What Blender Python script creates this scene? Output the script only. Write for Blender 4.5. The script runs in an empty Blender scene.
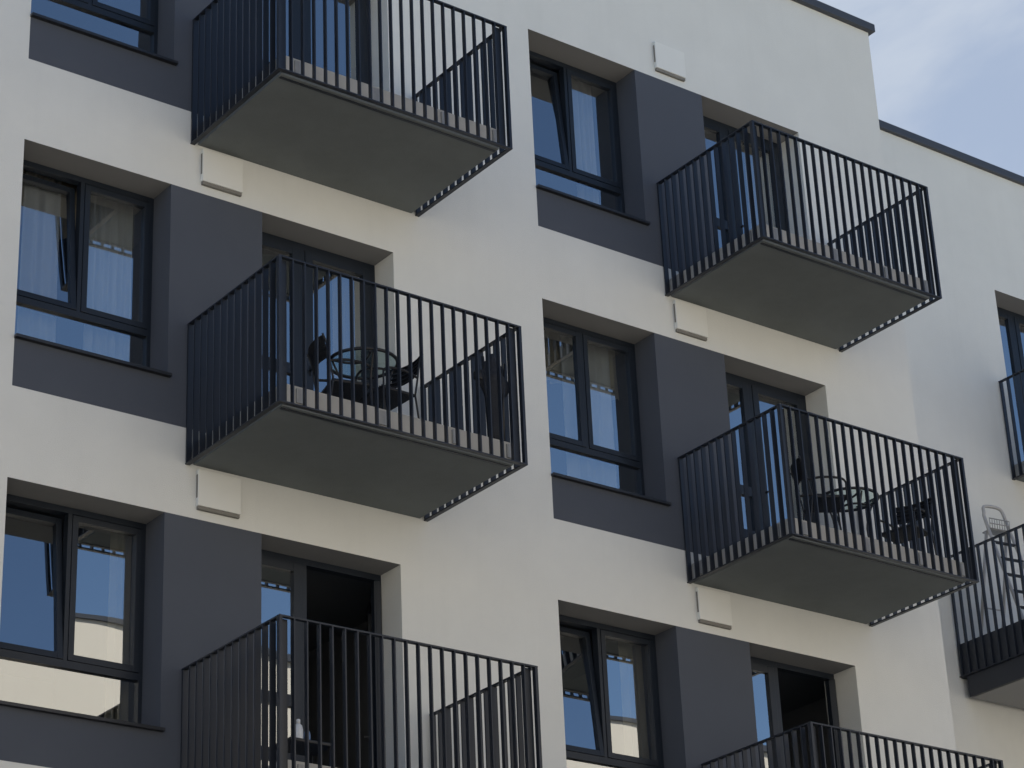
import bpy, bmesh, math, random
from mathutils import Vector, Matrix
random.seed(7)
C = bpy.context.scene.collection
SC = bpy.context.scene
PI = math.pi
R = math.radians

# ------------------------------------------------------------------ layout (metres, from the photo)
H = 3.0                                    # storey height
XL, XP, XDL, XDR = 7.449, 8.814, 9.712, 11.085   # window left/right, door left/right
XB0, XB1 = 8.990, 11.378                   # balcony left/right
DX = 5.320                                 # bay spacing
ZT, ZB, ZSILL, ZR, ZS, D = 3.418, 1.193, 1.625, 2.140, 0.867, 1.437
FLOOR = ZS + 0.205
REC = 0.30                                 # depth of the window recess
XE = 17.69                                 # end of the front block
YR = 1.43                                  # set-back of the far wing
GROUND = -5.7
TOP = 11.15

# ------------------------------------------------------------------ materials
def new_mat(name):
    m = bpy.data.materials.new(name); m.use_nodes = True
    nt = m.node_tree; nt.nodes.clear()
    out = nt.nodes.new('ShaderNodeOutputMaterial')
    return m, nt, out

def mat(name, col, rough=0.6, var=0.10, scale=3.0, bump=0.0, bscale=200.0, metallic=0.0, spec=0.5, streak=0.0, coord='Object'):
    m, nt, out = new_mat(name)
    N = nt.nodes; L = nt.links
    b = N.new('ShaderNodeBsdfPrincipled')
    b.inputs['Roughness'].default_value = rough
    b.inputs['Metallic'].default_value = metallic
    b.inputs['Specular IOR Level'].default_value = spec
    tc = N.new('ShaderNodeTexCoord')
    nz = N.new('ShaderNodeTexNoise'); nz.inputs['Scale'].default_value = scale
    nz.inputs['Detail'].default_value = 6; nz.inputs['Roughness'].default_value = 0.6
    L.new(tc.outputs[coord], nz.inputs['Vector'])
    mx = N.new('ShaderNodeMix'); mx.data_type = 'RGBA'
    mx.inputs[6].default_value = tuple(c*(1-var) for c in col)+(1,)
    mx.inputs[7].default_value = tuple(min(1, c*(1+var)) for c in col)+(1,)
    L.new(nz.outputs['Fac'], mx.inputs[0])
    last = mx.outputs[2]
    if streak:
        mp = N.new('ShaderNodeMapping'); mp.inputs['Scale'].default_value = (5.0, 5.0, 0.35)
        n2 = N.new('ShaderNodeTexNoise'); n2.inputs['Scale'].default_value = 1.6; n2.inputs['Detail'].default_value = 5
        L.new(tc.outputs[coord], mp.inputs['Vector']); L.new(mp.outputs['Vector'], n2.inputs['Vector'])
        cr = N.new('ShaderNodeMapRange'); cr.inputs[1].default_value = 0.52; cr.inputs[2].default_value = 0.8
        cr.inputs[3].default_value = 0.0; cr.inputs[4].default_value = streak
        L.new(n2.outputs['Fac'], cr.inputs[0])
        m2 = N.new('ShaderNodeMix'); m2.data_type = 'RGBA'
        m2.inputs[7].default_value = tuple(c*0.55 for c in col)+(1,)
        L.new(cr.outputs[0], m2.inputs[0]); L.new(last, m2.inputs[6]); last = m2.outputs[2]
    L.new(last, b.inputs['Base Color'])
    rr = N.new('ShaderNodeMapRange'); rr.inputs[3].default_value = max(0.05, rough-0.08); rr.inputs[4].default_value = min(1, rough+0.08)
    L.new(nz.outputs['Fac'], rr.inputs[0]); L.new(rr.outputs[0], b.inputs['Roughness'])
    if bump:
        n3 = N.new('ShaderNodeTexNoise'); n3.inputs['Scale'].default_value = bscale; n3.inputs['Detail'].default_value = 3
        L.new(tc.outputs[coord], n3.inputs['Vector'])
        bp = N.new('ShaderNodeBump'); bp.inputs['Strength'].default_value = bump; bp.inputs['Distance'].default_value = 0.004
        L.new(n3.outputs['Fac'], bp.inputs['Height']); L.new(bp.outputs['Normal'], b.inputs['Normal'])
    L.new(b.outputs['BSDF'], out.inputs['Surface'])
    return m

def glass_mat(name, refl=0.2, tint=(0.92, 0.95, 0.97), wav=0.3, gcol=(0.95, 0.985, 1.0)):
    m, nt, out = new_mat(name); N = nt.nodes; L = nt.links
    tr = N.new('ShaderNodeBsdfTransparent'); tr.inputs['Color'].default_value = tint+(1,)
    gl = N.new('ShaderNodeBsdfGlossy'); gl.inputs['Roughness'].default_value = 0.004
    gl.inputs['Color'].default_value = gcol+(1,)
    fr = N.new('ShaderNodeFresnel'); fr.inputs['IOR'].default_value = 1.5
    ma = N.new('ShaderNodeMath'); ma.operation = 'MULTIPLY_ADD'; ma.use_clamp = True
    ma.inputs[1].default_value = 1.6; ma.inputs[2].default_value = refl
    tc = N.new('ShaderNodeTexCoord'); nz = N.new('ShaderNodeTexNoise'); nz.inputs['Scale'].default_value = 1.1
    nz.inputs['Detail'].default_value = 1
    L.new(tc.outputs['Object'], nz.inputs['Vector'])
    bp = N.new('ShaderNodeBump'); bp.inputs['Strength'].default_value = wav; bp.inputs['Distance'].default_value = 0.01
    L.new(nz.outputs['Fac'], bp.inputs['Height']); L.new(bp.outputs['Normal'], gl.inputs['Normal'])
    L.new(fr.outputs[0], ma.inputs[0])
    mx = N.new('ShaderNodeMixShader'); 
    # only the face a ray enters reflects, so the thin pane never shows total internal reflection
    ge = N.new('ShaderNodeNewGeometry'); inv = N.new('ShaderNodeMath'); inv.operation = 'SUBTRACT'; inv.inputs[0].default_value = 1.0
    L.new(ge.outputs['Backfacing'], inv.inputs[1])
    pr = N.new('ShaderNodeMath'); pr.operation = 'MULTIPLY'; L.new(ma.outputs[0], pr.inputs[0]); L.new(inv.outputs[0], pr.inputs[1])
    L.new(pr.outputs[0], mx.inputs[0])
    L.new(tr.outputs[0], mx.inputs[1]); L.new(gl.outputs[0], mx.inputs[2])
    L.new(mx.outputs[0], out.inputs['Surface'])
    return m

M = {}
M['plaster'] = mat('white_render', (0.69, 0.705, 0.69), 0.9, 0.07, 1.6, 0.6, 110, spec=0.2, streak=0.05)
M['dark_plaster'] = mat('charcoal_render', (0.082, 0.093, 0.118), 0.9, 0.12, 1.4, 0.4, 260, spec=0.25)
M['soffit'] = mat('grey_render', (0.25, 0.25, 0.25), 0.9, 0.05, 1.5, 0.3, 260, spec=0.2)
M['soffit_light'] = mat('light_grey_render', (0.27, 0.27, 0.27), 0.9, 0.05, 1.5)
M['steel'] = mat('anthracite_steel', (0.017, 0.022, 0.033), 0.38, 0.15, 6, 0.05, 400, spec=0.42)
M['frame'] = mat('anthracite_frame', (0.014, 0.020, 0.031), 0.4, 0.08, 4, spec=0.36)
M['sill'] = mat('black_sill_metal', (0.02, 0.022, 0.027), 0.4, 0.1, 4)
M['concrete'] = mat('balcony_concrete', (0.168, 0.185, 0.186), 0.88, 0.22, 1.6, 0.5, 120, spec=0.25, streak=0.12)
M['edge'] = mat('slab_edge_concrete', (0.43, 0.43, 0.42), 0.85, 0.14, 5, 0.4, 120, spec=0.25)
M['bracket'] = mat('galvanised_bracket', (0.33, 0.34, 0.35), 0.5, 0.15, 20, metallic=0.3)
M['coping'] = mat('dark_coping_metal', (0.05, 0.055, 0.068), 0.45, 0.08, 3)
M['vent'] = mat('cream_vent_paint', (0.74, 0.755, 0.735), 0.55, 0.03, 6)
M['dark'] = mat('vent_gap_grey', (0.20, 0.195, 0.18), 0.9)
M['fascia'] = mat('dark_fascia_metal', (0.022, 0.026, 0.036), 0.5, 0.12, 3)
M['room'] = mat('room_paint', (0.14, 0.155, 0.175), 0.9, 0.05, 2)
M['curtain'] = mat('curtain_cloth', (0.86, 0.85, 0.82), 0.9, 0.05, 9)
M['blind'] = mat('blind_cloth', (0.62, 0.54, 0.40), 0.9, 0.06, 9)
M['rattan'] = mat('black_wicker', (0.016, 0.017, 0.02), 0.6, 0.3, 60, 0.9, 90)
M['rod'] = mat('black_tube', (0.018, 0.019, 0.023), 0.4, 0.1, 8)
M['cloth_dark'] = mat('dark_canvas', (0.022, 0.026, 0.036), 0.85, 0.25, 14, 0.6, 60)
M['alu'] = mat('ladder_aluminium', (0.46, 0.45, 0.44), 0.5, 0.12, 8, metallic=0.2)
M['net'] = mat('ladder_tray', (0.35, 0.35, 0.34), 0.5, 0.15, 20, metallic=0.4)
M['plastic_white'] = mat('white_plastic', (0.7, 0.72, 0.74), 0.35, 0.04, 6)
M['plastic_blue'] = mat('blue_plastic', (0.15, 0.24, 0.42), 0.35, 0.04, 6)
M['opp'] = mat('cream_render', (0.67, 0.625, 0.545), 0.9, 0.04, 0.5, 0.2, 200, spec=0.2, streak=0.06)
M['asphalt'] = mat('asphalt', (0.07, 0.07, 0.071), 0.9, 0.2, 6, 0.5, 90)
M['paving'] = mat('paving_concrete', (0.27, 0.26, 0.245), 0.9, 0.15, 3, 0.4, 60)
M['kerb'] = mat('kerb_granite', (0.32, 0.315, 0.31), 0.85, 0.12, 8)
M['roofing'] = mat('roof_gravel', (0.2, 0.2, 0.195), 0.95, 0.2, 9)
M['glass'] = glass_mat('window_glass', 0.37)
M['clear'] = glass_mat('table_glass', 0.0, (0.86, 0.93, 0.91), 0.0)
for n_ in M['clear'].node_tree.nodes:
    if n_.type == 'MATH' and n_.operation == 'MULTIPLY_ADD': n_.inputs[1].default_value = 0.45

# ------------------------------------------------------------------ helpers
def bx(bm, x0, x1, y0, y1, z0, z1, bevel=0.0):
    vs = [bm.verts.new(p) for p in ((x0,y0,z0),(x1,y0,z0),(x1,y1,z0),(x0,y1,z0),(x0,y0,z1),(x1,y0,z1),(x1,y1,z1),(x0,y1,z1))]
    fs = [bm.faces.new([vs[i] for i in q]) for q in ((3,2,1,0),(4,5,6,7),(0,1,5,4),(1,2,6,5),(2,3,7,6),(3,0,4,7))]
    if bevel:
        es = set(e for f in fs for e in f.edges)
        bmesh.ops.bevel(bm, geom=list(es), offset=bevel, segments=2, affect='EDGES', profile=0.6)
    return fs

def quad(bm, *pts):
    return bm.faces.new([bm.verts.new(p) for p in pts])

def tube(bm, pts, r, n=8, closed=False, cap=True):
    pts = [Vector(p) for p in pts]; rings = []
    m = len(pts); prev = None
    for i, p in enumerate(pts):
        if closed: t = pts[(i+1) % m]-pts[i-1]
        else: t = pts[min(i+1, m-1)]-pts[max(i-1, 0)]
        t.normalize()
        if prev is None:
            a = Vector((0,0,1)) if abs(t.z) < 0.9 else Vector((1,0,0))
            u = t.cross(a).normalized()
        else:
            u = (prev - t*prev.dot(t)).normalized()
        prev = u; v = t.cross(u)
        rr = r[i] if isinstance(r, (list, tuple)) else r
        rings.append([bm.verts.new(p+(u*math.cos(2*PI*k/n)+v*math.sin(2*PI*k/n))*rr) for k in range(n)])
    for i in range(m if closed else m-1):
        A, B = rings[i], rings[(i+1) % m]
        for k in range(n):
            f = bm.faces.new((A[k], A[(k+1) % n], B[(k+1) % n], B[k])); f.smooth = True
    if cap and not closed:
        bm.faces.new(rings[0][::-1]); bm.faces.new(rings[-1])

def curve(pts, n=6):
    P = [Vector(p) for p in pts]; out = []
    for i in range(len(P)-1):
        p0, p1, p2, p3 = P[max(i-1,0)], P[i], P[i+1], P[min(i+2, len(P)-1)]
        for k in range(n):
            t = k/n
            out.append(0.5*((2*p1)+(p2-p0)*t+(2*p0-5*p1+4*p2-p3)*t*t+(3*p1-p0-3*p2+p3)*t**3))
    out.append(P[-1]); return out

def mesh(name, fn):
    bm = bmesh.new(); fn(bm)
    bmesh.ops.recalc_face_normals(bm, faces=bm.faces[:])
    me = bpy.data.meshes.new(name); bm.to_mesh(me); bm.free()
    return me

def obj(name, fn, m, parent=None, loc=(0,0,0), rot=(0,0,0)):
    me = fn if isinstance(fn, bpy.types.Mesh) else mesh(name, fn)
    if not me.materials: me.materials.append(m)
    o = bpy.data.objects.new(name, me); C.objects.link(o)
    o.location = loc; o.rotation_euler = rot
    if parent: o.parent = parent
    return o

def thing(name, label, cat, loc=(0,0,0), rotz=0.0, group=None):
    o = bpy.data.objects.new(name, None); C.objects.link(o)
    o.location = loc; o.rotation_euler = (0,0,rotz); o.empty_display_size = 0.2
    tag(o, label, cat, group); return o

def tag(o, label, cat, group=None):
    o['label'] = label; o['category'] = cat
    if group: o['group'] = group
    return o

def struct(name, fn, m):
    o = obj(name, fn, m); o['kind'] = 'structure'; return o

def copy_tree(o, parent=None):
    c = o.copy(); C.objects.link(c); c.parent = parent
    for ch in list(o.children): copy_tree(ch, c)
    return c

# ------------------------------------------------------------------ ground
struct('ground', lambda bm: quad(bm, (-400,-400,GROUND-0.16),(400,-400,GROUND-0.16),(400,400,GROUND-0.16),(-400,400,GROUND-0.16)), M['paving'])
struct('road', lambda bm: quad(bm, (-200,-14,GROUND-0.12),(200,-14,GROUND-0.12),(200,-6.15,GROUND-0.12),(-200,-6.15,GROUND-0.12)), M['asphalt'])
def pave(bm):
    bx(bm, -200, 200, -6.0, 12.4, GROUND-0.5, GROUND)
    bx(bm, -200, 200, -18.3, -14.15, GROUND-0.5, GROUND)
struct('pavement', pave, M['paving'])
def kerbs(bm):
    bx(bm, -200, 200, -6.147, -6.003, GROUND-0.5, GROUND+0.004, 0.015)
    bx(bm, -200, 200, -14.147, -14.003, GROUND-0.5, GROUND+0.004, 0.015)
struct('kerb', kerbs, M['kerb'])
def lines(bm):
    for i in range(-12, 22):
        quad(bm, (i*6,-10.1,GROUND-0.115),(i*6+3,-10.1,GROUND-0.115),(i*6+3,-9.98,GROUND-0.115),(i*6,-9.98,GROUND-0.115))
struct('road_marking', lines, mat('road_paint', (0.7,0.7,0.68), 0.7, 0.1, 20))

# ------------------------------------------------------------------ the building
bld = thing('apartment_building', 'white rendered apartment block with charcoal panels between its windows and balcony doors', 'building')
units = [(k, c) for c in (0, 1) for k in (0, 1, 2)]
openings = []          # x0,x1,z0,z1 in front wall
panels = []
for k, c in units:
    dx, dz = c*DX, k*H
    openings.append((XL+dx, XP+dx, ZSILL+dz, ZT+dz))
    openings.append((XDL+dx, XDR+dx, FLOOR+dz, ZT+dz))
    panels.append((XL+dx, XDL+dx, ZB+dz, ZT+dz))

def grid_wall(bm, xs, zs, y, skip):
    xs = sorted(set(round(x, 4) for x in xs)); zs = sorted(set(round(z, 4) for z in zs))
    V = {}
    def v(i, j):
        if (i, j) not in V: V[i, j] = bm.verts.new((xs[i], y, zs[j]))
        return V[i, j]
    for i in range(len(xs)-1):
        for j in range(len(zs)-1):
            cx, cz = (xs[i]+xs[i+1])/2, (zs[j]+zs[j+1])/2
            if skip(cx, cz): continue
            bm.faces.new((v(i,j), v(i+1,j), v(i+1,j+1), v(i,j+1)))
inside = lambda q, x, z: q[0] < x < q[1] and q[2] < z < q[3]

def front_wall(bm):
    xs = [-8, XE]+[x for q in openings+panels for x in q[:2]]
    zs = [GROUND-0.1, TOP]+[z for q in openings+panels for z in q[2:]]
    grid_wall(bm, xs, zs, 0.0, lambda x, z: any(inside(q, x, z) for q in openings+panels))
    # door reveals, right-hand side and threshold
    for x0, x1, z0, z1 in openings[1::2]:
        quad(bm, (x1,0,z0),(x1,0.44,z0),(x1,0.44,z1),(x1,0,z1))
        quad(bm, (x0,0,z0),(x1,0,z0),(x1,0.44,z0),(x0,0.44,z0))
    # return walls, back
    quad(bm, (XE,0,GROUND-0.1),(XE,YR,GROUND-0.1),(XE,YR,TOP),(XE,0,TOP))
    quad(bm, (-8,0,GROUND-0.1),(-8,12,GROUND-0.1),(-8,12,TOP),(-8,0,TOP))
    quad(bm, (-8,12,GROUND-0.1),(32,12,GROUND-0.1),(32,12,TOP),(-8,12,TOP))
obj('wall', front_wall, M['plaster'], bld)

RW = (20.97, 22.40, 6+FLOOR, 9.418)
RW2 = (21.9, 23.3, 3.6+FLOOR, 6.5)
def far_wall(bm):
    grid_wall(bm, [XE, 32, RW[0], RW[1], RW2[0], RW2[1]], [GROUND-0.1, TOP-0.02, RW[2], RW[3], RW2[2], RW2[3]], YR, lambda x, z: inside(RW, x, z) or inside(RW2, x, z))
    for q in (RW, RW2):
        x0, x1, z0, z1 = q
        quad(bm, (x1,YR,z0),(x1,YR+.44,z0),(x1,YR+.44,z1),(x1,YR,z1))
        quad(bm, (x0,YR,z0),(x1,YR,z0),(x1,YR+.44,z0),(x0,YR+.44,z0))
        quad(bm, (x0,YR,z0),(x0,YR+.44,z0),(x0,YR+.44,z1),(x0,YR,z1))
    quad(bm, (32,YR,GROUND-0.1),(32,12,GROUND-0.1),(32,12,TOP),(32,YR,TOP))
obj('wall', far_wall, M['plaster'], bld)

def roofs(bm):
    quad(bm, (-8,0.02,TOP-0.1),(XE-0.02,0.02,TOP-0.1),(XE-0.02,12,TOP-0.1),(-8,12,TOP-0.1))
    quad(bm, (XE,YR+0.02,TOP-0.1),(32,YR+0.02,TOP-0.1),(32,12,TOP-0.1),(XE,12,TOP-0.1))
obj('roof', roofs, M['roofing'], bld)
obj('coping', lambda bm: bx(bm, -8.1, XE+0.06, -0.06, 0.36, TOP, TOP+0.10, 0.006), M['coping'], bld)
obj('coping', lambda bm: bx(bm, XE+0.002, 32.1, YR-0.05, YR+0.36, TOP-0.02, TOP+0.085, 0.006), M['coping'], bld)

# one charcoal panel per bay, with its reveals
def panel_mesh(bm):
    grid_wall(bm, [XL, XP, XDL], [ZB, ZSILL, ZT], 0.0, lambda x, z: x < XP and z > ZSILL)
    quad(bm, (XP,0,ZSILL),(XP,0.44,ZSILL),(XP,0.44,ZT),(XP,0,ZT))
    quad(bm, (XDL,0,FLOOR),(XDL,0.44,FLOOR),(XDL,0.44,ZT),(XDL,0,ZT))
    quad(bm, (XL,0,ZSILL),(XL,0.44,ZSILL),(XL,0.44,ZT),(XL,0,ZT))
    quad(bm, (XL,0.0,ZSILL),(XP,0.0,ZSILL),(XP,0.44,ZSILL),(XL,0.44,ZSILL))
ME_panel = mesh('dark_panel', panel_mesh)
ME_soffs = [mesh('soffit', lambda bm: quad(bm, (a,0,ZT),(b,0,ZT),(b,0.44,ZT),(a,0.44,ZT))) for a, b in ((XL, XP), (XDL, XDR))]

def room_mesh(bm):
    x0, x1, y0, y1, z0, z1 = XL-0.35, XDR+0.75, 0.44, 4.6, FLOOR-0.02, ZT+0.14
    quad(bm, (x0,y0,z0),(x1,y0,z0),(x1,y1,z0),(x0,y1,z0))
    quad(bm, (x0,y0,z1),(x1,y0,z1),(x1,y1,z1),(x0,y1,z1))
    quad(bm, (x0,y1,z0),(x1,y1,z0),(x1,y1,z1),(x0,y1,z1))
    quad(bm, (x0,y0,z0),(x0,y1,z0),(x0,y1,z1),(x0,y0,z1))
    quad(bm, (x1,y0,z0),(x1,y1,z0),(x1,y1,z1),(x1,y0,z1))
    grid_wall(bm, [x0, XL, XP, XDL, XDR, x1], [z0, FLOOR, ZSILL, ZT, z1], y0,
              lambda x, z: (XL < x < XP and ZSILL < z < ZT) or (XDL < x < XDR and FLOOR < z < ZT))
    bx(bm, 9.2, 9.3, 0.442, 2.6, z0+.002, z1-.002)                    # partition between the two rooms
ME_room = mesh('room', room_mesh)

# windows: outer frame with mullion and transom; sashes, panes and sill as sub-parts
W0, W1 = XL, XP
def wframe(bm):
    y0, y1 = REC, REC+0.075
    e = 0.034
    bx(bm, W0, W0+e, y0, y1, ZSILL+0.004, ZT)
    bx(bm, W1-e, W1, y0, y1, ZSILL+0.004, ZT)
    bx(bm, W0+e, W1-e, y0, y1, ZT-0.05, ZT)
    bx(bm, W0+e, W1-e, y0, y1, ZSILL+0.004, ZSILL+0.07)
    bx(bm, W0+e, W1-e, y0, y1, 2.095, 2.155)
    bx(bm, 8.125, 8.16, y0, y1, 2.155, ZT-0.05)
ME_wframe = mesh('window', wframe)
def sash(w, h, t=0.05):
    def f(bm):
        y0, y1 = -0.012, 0.05
        bx(bm, 0, t, y0, y1, 0, h, 0.004); bx(bm, w-t, w, y0, y1, 0, h, 0.004)
        bx(bm, t, w-t, y0+.002, y1-.002, 0.0, t); bx(bm, t, w-t, y0+.002, y1-.002, h-t, h)
    return f
SZ0, SZ1 = 2.158, ZT-0.058
LW0, LW1 = W0+0.037, 8.122
RW0, RW1 = 8.163, W1-0.037
ME_sl = mesh('sash', sash(LW1-LW0, SZ1-SZ0)); ME_sr = mesh('sash', sash(RW1-RW0, SZ1-SZ0))
def pane(w, h, t=0.05):
    return lambda bm: bx(bm, t-.004, w-t+.004, 0.016, 0.024, t-.004, h-t+.004)
ME_pl = mesh('pane', pane(LW1-LW0, SZ1-SZ0)); ME_pr = mesh('pane', pane(RW1-RW0, SZ1-SZ0))
ME_pb = mesh('pane', lambda bm: bx(bm, W0+.03, W1-.03, REC+.030, REC+.038, ZSILL+.065, 2.098))
ME_sill = mesh('sill', lambda bm: bx(bm, W0-.004, W1+.02, -0.045, -0.001, ZSILL-.022, ZSILL+.003))
def handle(bm):
    bx(bm, -.012, .012, -.0, .012, -.05, .05, .003); bx(bm, -.009, .009, -.05, .0, -.005, .012)
ME_handle = mesh('handle', handle)

def make_window(dx, dz, tilt_l, tilt_r=0.0):
    f = obj('window', ME_wframe, M['frame'], bld, (dx, 0, dz))
    sl = obj('sash', ME_sl, M['frame'], f, (LW0, REC+.004, SZ0), (-R(tilt_l), 0, 0))
    sr = obj('sash', ME_sr, M['frame'], f, (RW0, REC+.004, SZ0), (-R(tilt_r), 0, 0))
    obj('pane', ME_pl, M['glass'], f, (LW0, REC+.004, SZ0), (-R(tilt_l), 0, 0))
    obj('pane', ME_pr, M['glass'], f, (RW0, REC+.004, SZ0), (-R(tilt_r), 0, 0))
    obj('pane', ME_pb, M['glass'], f)
    obj('sill', ME_sill, M['sill'], f)
    return f

# balcony doors: fixed three-light leaf on the left, tall leaf on the right
DL0, DL1 = XDL+0.058, 10.278
DRT0, DRT1 = 10.338, XDR-0.058
def dframe(bm):
    y0, y1 = REC, REC+0.075
    bx(bm, XDL, XDL+0.055, y0, y1, FLOOR+.002, ZT); bx(bm, XDR-0.055, XDR, y0, y1, FLOOR+.002, ZT)
    bx(bm, XDL+.055, XDR-.055, y0, y1, ZT-.055, ZT); bx(bm, XDL+.055, XDR-.055, y0, y1, FLOOR+.002, FLOOR+.05)
    bx(bm, 10.282, 10.334, y0, y1, FLOOR+.05, ZT-.055)
ME_dframe = mesh('balcony_door', dframe)
DZ0, DZ1 = FLOOR+0.053, ZT-0.058
def left_leaf(bm):
    w, h, t = DL1-DL0, DZ1-DZ0, 0.075
    y0, y1 = -.012, .05
    bx(bm, 0, t, y0, y1, 0, h, .004); bx(bm, w-t, w, y0, y1, 0, h, .004)
    for a, b in ((0, .085), (2.10-DZ0-.465, 2.10-DZ0-.365), (2.105-DZ0, 2.205-DZ0), (h-t, h)):
        bx(bm, t, w-t, y0+.002, y1-.002, a, b)
ME_ll = mesh('fixed_leaf', left_leaf)
ME_lp = [mesh('pane', lambda bm, a=a, b=b: bx(bm, .071, DL1-DL0-.071, .016, .024, a, b)) for a, b in ((.08, 2.10-DZ0-.46), (2.10-DZ0-.37, 2.11-DZ0), (2.20-DZ0, DZ1-DZ0-.071))]
ME_rl = mesh('door_leaf', sash(DRT1-DRT0, DZ1-DZ0, 0.078)); ME_rp = mesh('pane', pane(DRT1-DRT0, DZ1-DZ0, 0.078))
def make_door(dx, dz, openrot=0.0):
    f = obj('balcony_door', ME_dframe, M['frame'], bld, (dx, 0, dz))
    obj('fixed_leaf', ME_ll, M['frame'], f, (DL0, REC+.004, DZ0))
    for me in ME_lp: obj('pane', me, M['glass'], f, (DL0, REC+.004, DZ0))
    # the right leaf is hung on its right-hand edge and opens inwards
    Mx = Matrix.Translation((DRT1, REC+.004, DZ0)) @ Matrix.Rotation(-R(openrot), 4, 'Z') @ Matrix.Translation((-(DRT1-DRT0), 0, 0))
    for n, me, m in (('door_leaf', ME_rl, M['frame']), ('pane', ME_rp, M['glass'])):
        o = obj(n, me, m, f); o.matrix_local = Mx
    h = obj('handle', ME_handle, M['rod'], f)
    h.matrix_local = Mx @ Matrix.Translation((0.04, -0.012, 1.05))
    return f

tilts = {(2,1):(5.5,0), (1,0):(5.5,0), (0,0):(5.5,0), (0,1):(5.5,0), (1,1):(0,0), (2,0):(0,0)}
opens = {(0,0): 119, (0,1): 131}
for k, c in units:
    dx, dz = c*DX, k*H
    obj('dark_panel', ME_panel, M['dark_plaster'], bld, (dx, 0, dz))
    for me in ME_soffs: obj('soffit', me, M['soffit'], bld, (dx, 0, dz))
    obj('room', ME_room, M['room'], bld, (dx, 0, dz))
    make_window(dx, dz, *tilts[k, c]); make_door(dx, dz, opens.get((k, c), 0.0))

# doors of the far wing
def far_door(q):
    x0, x1, z0, z1 = q; y = YR+REC
    def f(bm):
        bx(bm, x0, x0+.055, y, y+.075, z0+.002, z1); bx(bm, x1-.055, x1, y, y+.075, z0+.002, z1)
        bx(bm, x0+.055, x1-.055, y, y+.075, z1-.055, z1); bx(bm, x0+.055, x1-.055, y, y+.075, z0+.002, z0+.05)
        bx(bm, x0+.60, x0+.655, y, y+.075, z0+.05, z1-.055)
    d = obj('balcony_door', f, M['frame'], bld)
    for a, b in ((x0+.055, x0+.60), (x0+.655, x1-.055)):
        obj('door_leaf', sash(b-a-.006, z1-z0-.111, .07), M['frame'], d, (a+.003, y+.004, z0+.053))
        obj('pane', pane(b-a-.006, z1-z0-.111, .07), M['glass'], d, (a+.003, y+.004, z0+.053))
    def s(bm): quad(bm, (x0,YR,z1),(x1,YR,z1),(x1,YR+.44,z1),(x0,YR+.44,z1))
    obj('soffit', s, M['soffit'], bld)
    def rm(bm):
        X0, X1, Y0, Y1, Z0, Z1 = x0-.5, x1+1.5, YR+.44, YR+4, z0-.02, z1+.15
        quad(bm,(X0,Y0,Z0),(X1,Y0,Z0),(X1,Y1,Z0),(X0,Y1,Z0)); quad(bm,(X0,Y0,Z1),(X1,Y0,Z1),(X1,Y1,Z1),(X0,Y1,Z1))
        quad(bm,(X0,Y1,Z0),(X1,Y1,Z0),(X1,Y1,Z1),(X0,Y1,Z1)); quad(bm,(X0,Y0,Z0),(X0,Y1,Z0),(X0,Y1,Z1),(X0,Y0,Z1)); quad(bm,(X1,Y0,Z0),(X1,Y1,Z0),(X1,Y1,Z1),(X1,Y0,Z1))
        grid_wall(bm, [X0,x0,x1,X1], [Z0,z0,z1,Z1], Y0, lambda x, z: x0<x<x1 and z0<z<z1)
    obj('room', rm, M['room'], bld)
far_door(RW); far_door(RW2)

# ------------------------------------------------------------------ vent boxes on the wall
def vent_body(bm):
    bx(bm, 0, .40, -.04, 0, .03, .345, .005)
def vent_skirt(bm):
    bx(bm, .006, .394, -.030, -.002, .0, .0295, .004)
vl = {(0,0):'low', (1,0):'mid', (0,1):'lowr', (1,1):'midr', (2,1):'top'}
ME_vb, ME_vs = mesh('cover', vent_body), mesh('slot', vent_skirt)
ME_vk = mesh('side_slot', lambda bm: bx(bm, -.004, -.0005, -.03, -.012, .10, .30))
vents = [(9.095, 3.495, 'cream square vent box under the balcony that holds the folded camp chair'),
         (9.095, 6.495, 'cream square vent box just under the top left balcony, above a charcoal panel'),
         (14.405, 3.495, 'cream square vent box under the right column balcony that holds the round table'),
         (14.405, 6.495, 'cream square vent box under the empty upper balcony of the right column'),
         (14.405, 9.495, 'highest square vent box, alone on the pale wall with no balcony over it')]
for x, z, lab in vents:
    t = thing('vent_box', lab, 'vent', (x, 0, z), 0, 'square vent boxes on the wall')
    obj('cover', ME_vb, M['vent'], t); obj('slot', ME_vs, M['dark'], t); obj('side_slot', ME_vk, M['dark'], t)

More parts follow.
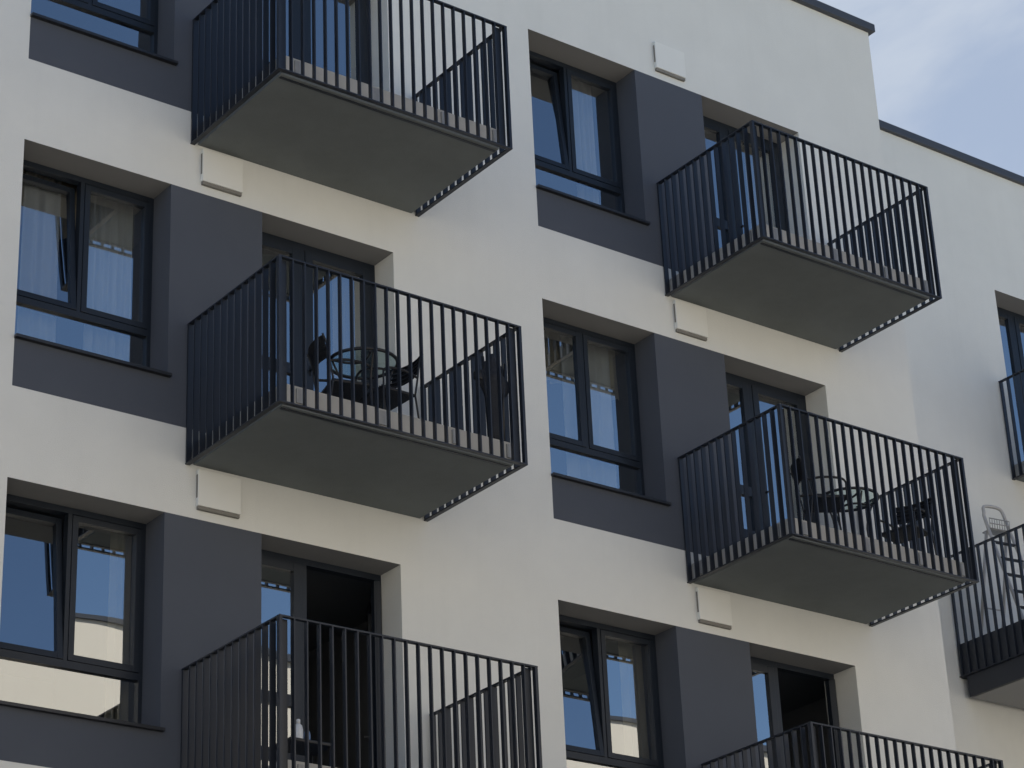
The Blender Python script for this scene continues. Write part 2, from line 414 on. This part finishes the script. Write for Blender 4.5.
# ------------------------------------------------------------------ balconies
BW = 0.026
def make_balcony(x0, x1, yw, zs, zr, d, label, nf=21, ns=13):
    """slab, three railings (rail pair > balusters), brackets; origin at the wall, lower left corner"""
    w = x1-x0; h = zr-zs
    t = thing('balcony', label, 'balcony', (x0, yw, zs), 0, 'steel railed balconies on the facade')
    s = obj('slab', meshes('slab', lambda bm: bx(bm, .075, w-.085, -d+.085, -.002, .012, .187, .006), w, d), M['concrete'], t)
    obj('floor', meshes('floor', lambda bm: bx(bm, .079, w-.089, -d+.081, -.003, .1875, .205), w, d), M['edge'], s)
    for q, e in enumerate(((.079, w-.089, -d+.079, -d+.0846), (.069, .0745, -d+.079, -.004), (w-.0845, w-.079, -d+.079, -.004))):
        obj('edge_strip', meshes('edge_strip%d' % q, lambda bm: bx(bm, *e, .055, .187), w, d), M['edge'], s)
    def fr(bm):
        bx(bm, 0, w, -d, -d+.042, h-.014, h, .002)
    f = obj('front_railing', meshes('front_railing', fr, w, d, h), M['steel'], t)
    obj('bottom_rail', meshes('bottom_rail', lambda bm: bx(bm, 0, w, -d, -d+.042, 0, .012, .002), w, d), M['steel'], f)
    fbar = meshes('baluster', lambda bm: bx(bm, -.006, .006, -.02, .02, .012, h-.014), h)
    sbar = meshes('side_baluster', lambda bm: bx(bm, -.025, .025, -.0065, .0065, .012, h-.014), h)
    post = meshes('corner_post', lambda bm: bx(bm, -.013, .013, -.02, .02, .012, h-.014), h)
    plate = meshes('corner_plate', lambda bm: bx(bm, -.034, .034, -.005, .005, .03, h-.014), h)
    for xx, xp in ((.014, .066), (w-.014, w-.068)):
        obj('corner_post', post, M['steel'], f, (xx, -d+.021, 0)); obj('corner_plate', plate, M['steel'], f, (xp, -d+.055, 0))
    for i in range(1, nf):
        obj('baluster', fbar, M['steel'], f, (.021+(w-.042)*i/nf, -d+.021, 0))
    for side, xx in ((0, .021), (1, w-.021)):
        def sr(bm):
            bx(bm, xx-.021, xx+.021, -d+.0425, -.002, h-.014, h, .002)
        g = obj('side_railing', meshes('side_railing%d' % side, sr, w, d, h), M['steel'], t)
        obj('bottom_rail', meshes('side_bottom_rail%d' % side, lambda bm: bx(bm, xx-.021, xx+.021, -d+.0425, -.002, 0, .012, .002), w, d), M['steel'], g)
        for i in range(1, ns+1):
            obj('baluster', sbar, M['steel'], g, (xx, -d+.021+(d-.045)*i/ns, 0))
    def br(x, y, along):
        def b(bm):
            if along: bx(bm, x-.04, x+.04, y, y+.016, .06, .18)
            else: bx(bm, x, x+.016, y-.04, y+.04, .06, .18)
        obj('bracket', meshes('bracket', b, x, y, along), M['bracket'], s)
    obj('drip_profile', meshes('drip_profile', lambda bm: bx(bm, .09, w-.10, -d+.115, -d+.14, .004, .0115), w, d), M['steel'], s)
    for fx in (.10, .42, .72, .95): br(w*fx, -d+.063, True)
    for fy in (.12, .82):
        br(.050, -d*fy, False); br(w-.072, -d*fy, False)
    return t
_mc = {}
def meshes(kind, fn, *key):
    k = (kind,)+tuple(round(float(a), 4) for a in key)
    if k not in _mc: _mc[k] = mesh(kind, fn)
    return _mc[k]
blabels = {(2,0):'dark railed balcony at the top left, cut off by the upper frame edge',
           (1,0):'dark railed balcony holding a round table, two wicker armchairs and a folded camp chair',
           (0,0):'dark railed balcony at the lower left in front of an open door with small bottles',
           (2,1):'empty dark railed balcony nearest the stepped roof edge',
           (1,1):'dark railed balcony with a round table and chairs, beside the terrace',
           (0,1):'dark railed balcony at the lower right of which only the top shows'}
for k, c in units:
    make_balcony(XB0+c*DX, XB1+c*DX, 0.0, ZS+k*H, ZR+k*H, D, blabels[k, c])
make_balcony(20.80, 23.17, YR, ZS+6, ZR+6, D, 'small part of a balcony at the right edge in front of a blue reflecting door')

# terrace with deep dark fascia on the far wing
tr = thing('terrace', 'large terrace with deep black side fascia at the right edge, stepladder standing on it', 'terrace', (19.5, YR, 4.0))
TW, TD = 4.6, 2.2
obj('fascia', lambda bm: (bx(bm, 0, TW, -TD, -.005, .22, .60), bx(bm, .004, TW, -TD-.003, -.085, -.015, .2185)), M['fascia'], tr)
obj('soffit', lambda bm: bx(bm, .04, TW-.04, -TD+.04, -.09, -.02, -.0155), M['soffit_light'], tr)
obj('floor', lambda bm: bx(bm, .05, TW-.05, -TD+.05, -.006, .601, .62), M['edge'], tr)
tf = obj('side_railing', lambda bm: bx(bm, 0, .042, -TD+.0425, -.002, 1.626, 1.64, .002), M['steel'], tr)
tg = obj('front_railing', lambda bm: bx(bm, 0, TW, -TD, -TD+.042, 1.626, 1.64, .002), M['steel'], tr)
tbar = mesh('baluster', lambda bm: bx(bm, -.014, .014, -.013, .013, .22, 1.626))
for i in range(0, 20): obj('baluster', tbar, M['steel'], tf, (-.0145, -.04-i*.1125, 0))
for i in range(0, 41): obj('baluster', tbar, M['steel'], tg, (.03+i*.1125, -TD-.0135, 0))
obj('side_railing', lambda bm: bx(bm, -.030, .0, -TD, -.004, .225, .236), M['steel'], tr)

# ------------------------------------------------------------------ furniture
def round_table(loc, label, rot=0.0, rad=.285):
    t = thing('round_table', label, 'table', loc, rot, 'round glass tables on the balconies')
    n = 40; z = .64
    ring = [(rad*math.cos(2*PI*i/n), rad*math.sin(2*PI*i/n), z) for i in range(n)]
    obj('rim', lambda bm: tube(bm, ring, .015, 8, True), M['rod'], t)
    def top(bm):
        bmesh.ops.create_cone(bm, cap_ends=True, segments=40, radius1=rad-.008, radius2=rad-.008, depth=.006, matrix=Matrix.Translation((0,0,z+.006)))
    obj('tabletop', top, M['clear'], t)
    for s in (0, 1, 2, 3):
        a = PI/4+s*PI/2; ca, sa = math.cos(a), math.sin(a)
        obj('leg', lambda bm: tube(bm, curve([(rad*.93*ca, rad*.93*sa, z-.012), (rad*.62*ca, rad*.62*sa, .36), (rad*.85*ca, rad*.85*sa, .008)], 6), .0095, 7), M['rod'], t)
    for s in (0, 1):
        a0 = PI*s
        arc = []
        for i in range(17):
            u = -1+2*i/16
            px = rad*(.92-.62*(1-u*u)); py = rad*.62*u*1.0
            px = rad*math.sqrt(max(0, 1-(.62*u)**2))*.0+rad*(.78-.55*(1-u*u))
            arc.append((px*math.cos(a0)-py*math.sin(a0), px*math.sin(a0)+py*math.cos(a0), z-.02))
        obj('support_hoop', lambda bm: tube(bm, arc, .011, 7), M['rod'], t)
    return t

def armchair(loc, label, rot):
    """faces +x locally; woven seat and back on a bent tube frame"""
    t = thing('wicker_armchair', label, 'chair', loc, rot, 'dark wicker armchairs on the balconies')
    t.scale = (.82, .86, 1.0); w = .22
    def seat(bm):
        bx(bm, -.20, .21, -w, w, .355, .378, .008)
        for i in range(12):
            y = -w+.02+i*(2*w-.04)/11
            tube(bm, [(-.195, y, .380), (.205, y, .380)], .008, 5)
    obj('seat', seat, M['rattan'], t)
    def back(bm):
        n = 9; rows = []
        for j in range(5):
            z = .575+j*.045; x = -.235-.014*j
            rows.append([(x-.05*(1-((2*i/(n-1))-1)**2), -w+2*w*i/(n-1), z) for i in range(n)])
        for j in range(4):
            for i in range(n-1):
                quad(bm, rows[j][i], rows[j][i+1], rows[j+1][i+1], rows[j+1][i])
        bmesh.ops.solidify(bm, geom=bm.faces[:], thickness=.014)
        for j in range(5): tube(bm, [(p[0]+.008, p[1], p[2]) for p in rows[j]], .009, 5)
    obj('backrest', back, M['rattan'], t)
    for s in (-1, 1):
        y = s*(w+.010)
        obj('back_post', lambda bm: tube(bm, curve([(-.19, y, .365), (-.225, y, .52), (-.25, y, .66), (-.30, y, .765)], 5), .0105, 7), M['rod'], t)
        obj('armrest', lambda bm: tube(bm, curve([(-.225, y, .53), (-.05, y+s*.015, .55), (.15, y+s*.015, .535), (.205, y, .50)], 5), .012, 7), M['rattan'], t)
        obj('leg', lambda bm: tube(bm, curve([(.205, y, .50), (.205, y, .36), (.22, y, .0)], 4), .0105, 7), M['rod'], t)
        obj('leg', lambda bm: tube(bm, curve([(-.19, y, .365), (-.22, y, .2), (-.26, y, .0)], 4), .0105, 7), M['rod'], t)
    return t

FZ = FLOOR+H
round_table((10.15, -.87, FZ), 'round glass table between two wicker armchairs on the middle left balcony', R(30))
armchair((9.99, -.82, FZ), 'dark wicker armchair left of the round table on the middle left balcony', R(-14))
armchair((10.36, -.88, FZ), 'dark wicker armchair facing left beside the folded camp chair on the middle left balcony', R(183))
round_table((15.70, -.82, FZ), 'round glass table on the right column balcony near the terrace', R(30))
armchair((15.10, -1.10, FZ), 'dark wicker armchair behind the corner post of the right column balcony', R(-32))
armchair((16.30, -.95, FZ), 'dark wicker armchair at the far end of the right column balcony', R(195))

# folded camp chair standing at the end of the balcony
t = thing('folded_camp_chair', 'folded dark camp chair standing upright at the right end of the middle left balcony', 'folding chair', (11.18, -1.27, FZ), R(10))
def bundle(bm):
    n = 14; rings = []
    prof = [(.0, .05, .045), (.12, .06, .05), (.30, .075, .06), (.44, .10, .07), (.52, .155, .09), (.575, .165, .095), (.62, .12, .08), (.66, .09, .06), (.71, .10, .06), (.76, .05, .04), (.82, .018, .018)]
    for z, a, b in prof:
        rings.append([bm.verts.new((a*math.cos(2*PI*i/n)*(1+.22*math.cos(5*2*PI*i/n+z*6)), b*math.sin(2*PI*i/n)*(1+.2*math.sin(4*2*PI*i/n+z*4)), z)) for i in range(n)])
    for A, B in zip(rings, rings[1:]):
        for i in range(n):
            f = bm.faces.new((A[i], A[(i+1)%n], B[(i+1)%n], B[i])); f.smooth = True
    bm.faces.new(rings[0][::-1]); bm.faces.new(rings[-1])
obj('canvas', bundle, M['cloth_dark'], t)
for i, (a, b, z1) in enumerate(((-.16, -.02, .62), (.17, .03, .64), (-.06, .05, .80), (.09, -.06, .74))):
    obj('leg', lambda bm: tube(bm, [(a*.35, b, 0), (a*.6, b, z1*.6), (a, b, z1)], .013, 7), M['rod'], t)
for s in (-1, 1):
    obj('armrest', lambda bm: bx(bm, s*.175-.04, s*.175+.04, -.03, .03, .53, .61, .02), M['rod'], t)

# small side table with two bottles on the lower left balcony
st = thing('side_table', 'small dark side table by the open door on the lower left balcony', 'table', (9.86, -.36, FLOOR))
obj('tabletop', lambda bm: bx(bm, -.2, .2, -.16, .16, .46, .485, .006), M['rod'], st)
for sx in (-1, 1):
    for sy in (-1, 1):
        obj('leg', lambda bm: tube(bm, [(sx*.17, sy*.13, .46), (sx*.185, sy*.145, 0)], .011, 6), M['rod'], st)
def lathe(prof, n=16):
    def f(bm):
        rings = [[bm.verts.new((r*math.cos(2*PI*i/n), r*math.sin(2*PI*i/n), z)) for i in range(n)] for r, z in prof]
        for A, B in zip(rings, rings[1:]):
            for i in range(n):
                q = bm.faces.new((A[i], A[(i+1)%n], B[(i+1)%n], B[i])); q.smooth = True
        bm.faces.new(rings[0][::-1]); bm.faces.new(rings[-1])
    return f
for x, y, sc, lab, body in ((9.83, -.36, 1.0, 'taller white plastic bottle on the side table by the open lower left door', 'plastic_white'),
                      (9.92, -.34, .8, 'shorter blue plastic bottle on the side table by the open lower left door', 'plastic_blue')):
    b = thing('bottle', lab, 'bottle', (x, y, FLOOR+.4855), 0, 'bottles on the side table')
    obj('body', lathe([(.034*sc, 0), (.037*sc, .01), (.037*sc, .12*sc), (.03*sc, .15*sc), (.013*sc, .17*sc)]), M[body], b)
    obj('cap', lathe([(.016*sc, .1705*sc), (.016*sc, .20*sc), (.01*sc, .205*sc)]), M['plastic_white'], b)

# stepladder on the terrace
ld = thing('stepladder', 'aluminium stepladder with hooped top and tool tray leaning on the terrace at the right edge', 'ladder', (19.90, .98, 4.62), R(-8))
ZTOP, ZTRAY = 1.56, 1.26
def front_frame(bm):
    w = .15
    tube(bm, curve([(-w-.02, -.42, 0), (-w, -.02, ZTRAY), (-w+.01, .03, ZTOP-.08), (-w+.05, .045, ZTOP), (w-.05, .045, ZTOP), (w-.0, .03, ZTOP-.1), (w+.01, -.02, ZTRAY), (w+.03, -.42, 0)], 7), .019, 8)
obj('front_frame', front_frame, M['alu'], ld)
for i in range(5):
    z = .22+i*.215; y = -.42+.40*z/ZTRAY
    obj('step', lambda bm: bx(bm, -.155, .165, y-.028, y+.028, z-.007, z+.007, .003), M['fascia'], ld)
for s in (-1, 1):
    obj('rear_leg', lambda bm: tube(bm, [(s*.14, .03, ZTRAY-.02), (s*.155, .36, 0)], .019, 8), M['alu'], ld)
obj('rear_brace', lambda bm: tube(bm, [(-.15, .25, .42), (.15, .25, .42)], .009, 6), M['alu'], ld)
def tray(bm):
    for i in range(9):
        x = -.14+i*.035; tube(bm, [(x, -.04, ZTRAY+.005), (x, -.05, ZTRAY+.12)], .004, 5)
    for z in (.0, .06, .12): tube(bm, [(-.14, -.045, ZTRAY+z), (.14, -.045, ZTRAY+z)], .006, 5)
    bx(bm, -.14, .14, -.04, .10, ZTRAY-.012, ZTRAY)
obj('tool_tray', tray, M['net'], ld)

# ------------------------------------------------------------------ curtains
def curtain(x0, x1, z0, z1, y, label, m='curtain', folds=6, amp=.03):
    def f(bm):
        n = folds*8; V = []
        for i in range(n+1):
            u = i/n; x = x0+(x1-x0)*u
            a = amp*math.sin(u*folds*2*PI)+amp*.4*math.sin(u*folds*3.3*PI+1)
            V.append((bm.verts.new((x, y+a*1.3, z0)), bm.verts.new((x, y+a*.7, (z0+z1)/2)), bm.verts.new((x, y+a*.5, z1))))
        for A, B in zip(V, V[1:]):
            for j in (0, 1):
                q = bm.faces.new((A[j], B[j], B[j+1], A[j+1])); q.smooth = True
        bmesh.ops.solidify(bm, geom=bm.faces[:], thickness=.004)
    return tag(obj('curtain', f, M[m]), label, 'curtain', 'curtains behind the windows')
curtain(8.30, 8.72, 4.62, 6.5, .49, 'pale curtain at the right side of the middle left window', 'curtain', 6)
curtain(7.70, 8.04, 4.62, 6.5, .49, 'pale curtain with bright folds behind the tilted pane of the middle left window', 'curtain', 3)
curtain(7.50, 8.75, 5.95, 6.5, .56, 'short tan valance along the top of the middle left window', 'blind', 9, .025)
curtain(13.36, 13.95, 4.62, 6.5, .49, 'pale curtain at the right side of the middle right window', 'curtain', 4)
curtain(12.85, 14.1, 5.9, 6.5, .56, 'short tan valance along the top of the middle right window', 'blind', 9, .025)
curtain(13.70, 13.95, 7.62, 9.5, .49, 'pale curtain at the right side of the topmost right window', 'curtain', 4)
curtain(8.60, 8.79, 1.62, 3.5, .49, 'tan curtain at the right side of the lowest left window', 'blind', 3)
curtain(13.85, 14.12, 1.62, 3.5, .49, 'tan curtain at the right side of the lowest right window', 'blind', 3)
curtain(10.75, 11.06, FZ+.05, 6.5, .49, 'tan curtain inside the balcony door behind the two wicker armchairs', 'blind', 4)
curtain(16.05, 16.38, FZ+H+.05, 9.5, .49, 'tan curtain inside the door of the empty upper right balcony', 'blind', 4)

# ------------------------------------------------------------------ building over the road (seen in the window panes)
ob = thing('opposite_building', 'cream rendered building across the road, seen mirrored in the lowest window panes', 'building', (0, -18.3, GROUND))
OH = 15.75
wins = [(x, z) for x in range(-40, 100, 4) for z in (1.2, 4.2, 7.2)]
def owall(bm):
    xs = [-45, 105]; zs = [0, OH]
    for x, z in wins: xs += [x, x+1.4]; zs += [z, z+1.5]
    qs = [(x, x+1.4, z, z+1.5) for x, z in wins]
    S = set((round(x,3), round(z,3)) for x, z in wins)
    grid_wall(bm, xs, zs, 0, lambda x, z: (x % 4) < 1.4 and -40 < x < 98 and any(a < z < a+1.5 for a in (1.2, 4.2, 7.2)))
    for x0, x1, z0, z1 in qs:
        for p in (((x0,z0),(x1,z0)), ((x1,z0),(x1,z1)), ((x1,z1),(x0,z1)), ((x0,z1),(x0,z0))):
            quad(bm, (p[0][0],0,p[0][1]), (p[1][0],0,p[1][1]), (p[1][0],-.2,p[1][1]), (p[0][0],-.2,p[0][1]))
    quad(bm, (-45,0,0),(-45,-12,0),(-45,-12,OH),(-45,0,OH)); quad(bm, (105,0,0),(105,-12,0),(105,-12,OH),(105,0,OH))
    quad(bm, (-45,-12,0),(105,-12,0),(105,-12,OH),(-45,-12,OH)); quad(bm, (-45,-12,OH-.05),(105,-12,OH-.05),(105,0,OH-.05),(-45,0,OH-.05))
obj('wall', owall, M['opp'], ob)
obj('coping', lambda bm: bx(bm, -45.1, 105.1, -.35, .06, OH, OH+.09), M['coping'], ob)
ow = mesh('window', lambda bm: (bx(bm, 0, 1.4, -.2, -.14, 0, .06), bx(bm, 0, 1.4, -.2, -.14, 1.44, 1.5), bx(bm, 0, .06, -.2, -.14, .06, 1.44), bx(bm, 1.34, 1.4, -.2, -.14, .06, 1.44), bx(bm, .67, .73, -.2, -.14, .06, 1.44)))
og = mesh('pane', lambda bm: bx(bm, .06, 1.34, -.19, -.18, .06, 1.44))
dark_glass = mat('dark_window_glass', (0.02, 0.025, 0.03), 0.08, 0.1, 2)
for x, z in wins:
    if -4 <= x <= 44:
        w = obj('window', ow, M['frame'], ob, (x, 0, z)); obj('pane', og, dark_glass, w)
    else:
        w = obj('window', ow, M['frame'], ob, (x, 0, z)); obj('pane', og, dark_glass, w)

# ------------------------------------------------------------------ sky and sun
SUN_EL, SUN_AZ = 48.0, -30.0          # azimuth from +Y towards +X
w = bpy.data.worlds.new('World'); SC.world = w; w.use_nodes = True
nt = w.node_tree; N = nt.nodes; L = nt.links; N.clear()
out = N.new('ShaderNodeOutputWorld'); bg = N.new('ShaderNodeBackground'); bg.inputs['Strength'].default_value = 0.09
sky = N.new('ShaderNodeTexSky'); sky.sky_type = 'NISHITA'; sky.sun_disc = False
sky.sun_elevation = R(SUN_EL); sky.sun_rotation = R(SUN_AZ)
sky.air_density = 1.0; sky.dust_density = 0.2; sky.ozone_density = 4.0
tc = N.new('ShaderNodeTexCoord'); mp = N.new('ShaderNodeMapping'); mp.inputs['Scale'].default_value = (1.0, 1.0, 2.2)
mp.inputs['Location'].default_value = (0.35, 0.1, 0.0)
nz = N.new('ShaderNodeTexNoise'); nz.inputs['Scale'].default_value = 4.5; nz.inputs['Detail'].default_value = 6; nz.inputs['Roughness'].default_value = 0.55
nz.inputs['Distortion'].default_value = 0.5
L.new(tc.outputs['Generated'], mp.inputs['Vector']); L.new(mp.outputs['Vector'], nz.inputs['Vector'])
rg = N.new('ShaderNodeMapRange'); rg.inputs[1].default_value = 0.36; rg.inputs[2].default_value = 0.62; rg.inputs[3].default_value = 0.60; rg.inputs[4].default_value = 1.0
rg.interpolation_type = 'SMOOTHSTEP'
L.new(nz.outputs['Fac'], rg.inputs[0])
# the cloud bank stands on the sun's side; the sky opposite is clear
sp = N.new('ShaderNodeSeparateXYZ'); L.new(tc.outputs['Generated'], sp.inputs[0])
sd = N.new('ShaderNodeMapRange'); sd.inputs[1].default_value = -0.25; sd.inputs[2].default_value = 0.45; sd.interpolation_type = 'SMOOTHSTEP'
L.new(sp.outputs['Y'], sd.inputs[0])
mu = N.new('ShaderNodeMath'); mu.operation = 'MULTIPLY'; L.new(rg.outputs[0], mu.inputs[0]); L.new(sd.outputs[0], mu.inputs[1])
mx = N.new('ShaderNodeMix'); mx.data_type = 'RGBA'
mx.inputs[7].default_value = (4.0, 4.5, 5.3, 1)
L.new(mu.outputs[0], mx.inputs[0]); L.new(sky.outputs[0], mx.inputs[6])
L.new(mx.outputs[2], bg.inputs['Color']); L.new(bg.outputs[0], out.inputs['Surface'])

s = bpy.data.lights.new('sun', 'SUN'); s.energy = 5.0; s.angle = R(0.5); s.color = (1.0, 0.94, 0.86)
so = bpy.data.objects.new('sun', s); C.objects.link(so)
d = Vector((math.sin(R(SUN_AZ))*math.cos(R(SUN_EL)), math.cos(R(SUN_AZ))*math.cos(R(SUN_EL)), math.sin(R(SUN_EL))))
so.rotation_euler = d.to_track_quat('Z', 'Y').to_euler(); so.location = d*60

# ------------------------------------------------------------------ camera
yaw, pit, rol = R(37.8453), R(25.2472), R(-2.6384)
fwd = Vector((math.sin(yaw)*math.cos(pit), math.cos(yaw)*math.cos(pit), math.sin(pit)))
rt = Vector((math.cos(yaw), -math.sin(yaw), 0)); up = rt.cross(fwd)
r2 = math.cos(rol)*rt+math.sin(rol)*up; u2 = -math.sin(rol)*rt+math.cos(rol)*up
cd = bpy.data.cameras.new('camera'); cd.sensor_width = 36; cd.lens = 2447.7084/1024*36
cd.clip_start = 0.1; cd.clip_end = 2000
co = bpy.data.objects.new('camera', cd); C.objects.link(co)
co.matrix_world = Matrix(((r2.x,u2.x,-fwd.x,0),(r2.y,u2.y,-fwd.y,-15.9165),(r2.z,u2.z,-fwd.z,-4.0769),(0,0,0,1)))
SC.camera = co

SC.view_settings.view_transform = 'Standard'; SC.view_settings.look = 'None'
SC.view_settings.exposure = 0.63; SC.view_settings.gamma = 1.0; SC.view_settings.use_curve_mapping = False
SC.cycles.max_bounces = 10; SC.cycles.diffuse_bounces = 5; SC.cycles.glossy_bounces = 4; SC.cycles.transparent_max_bounces = 16
SC.cycles.use_denoising = True
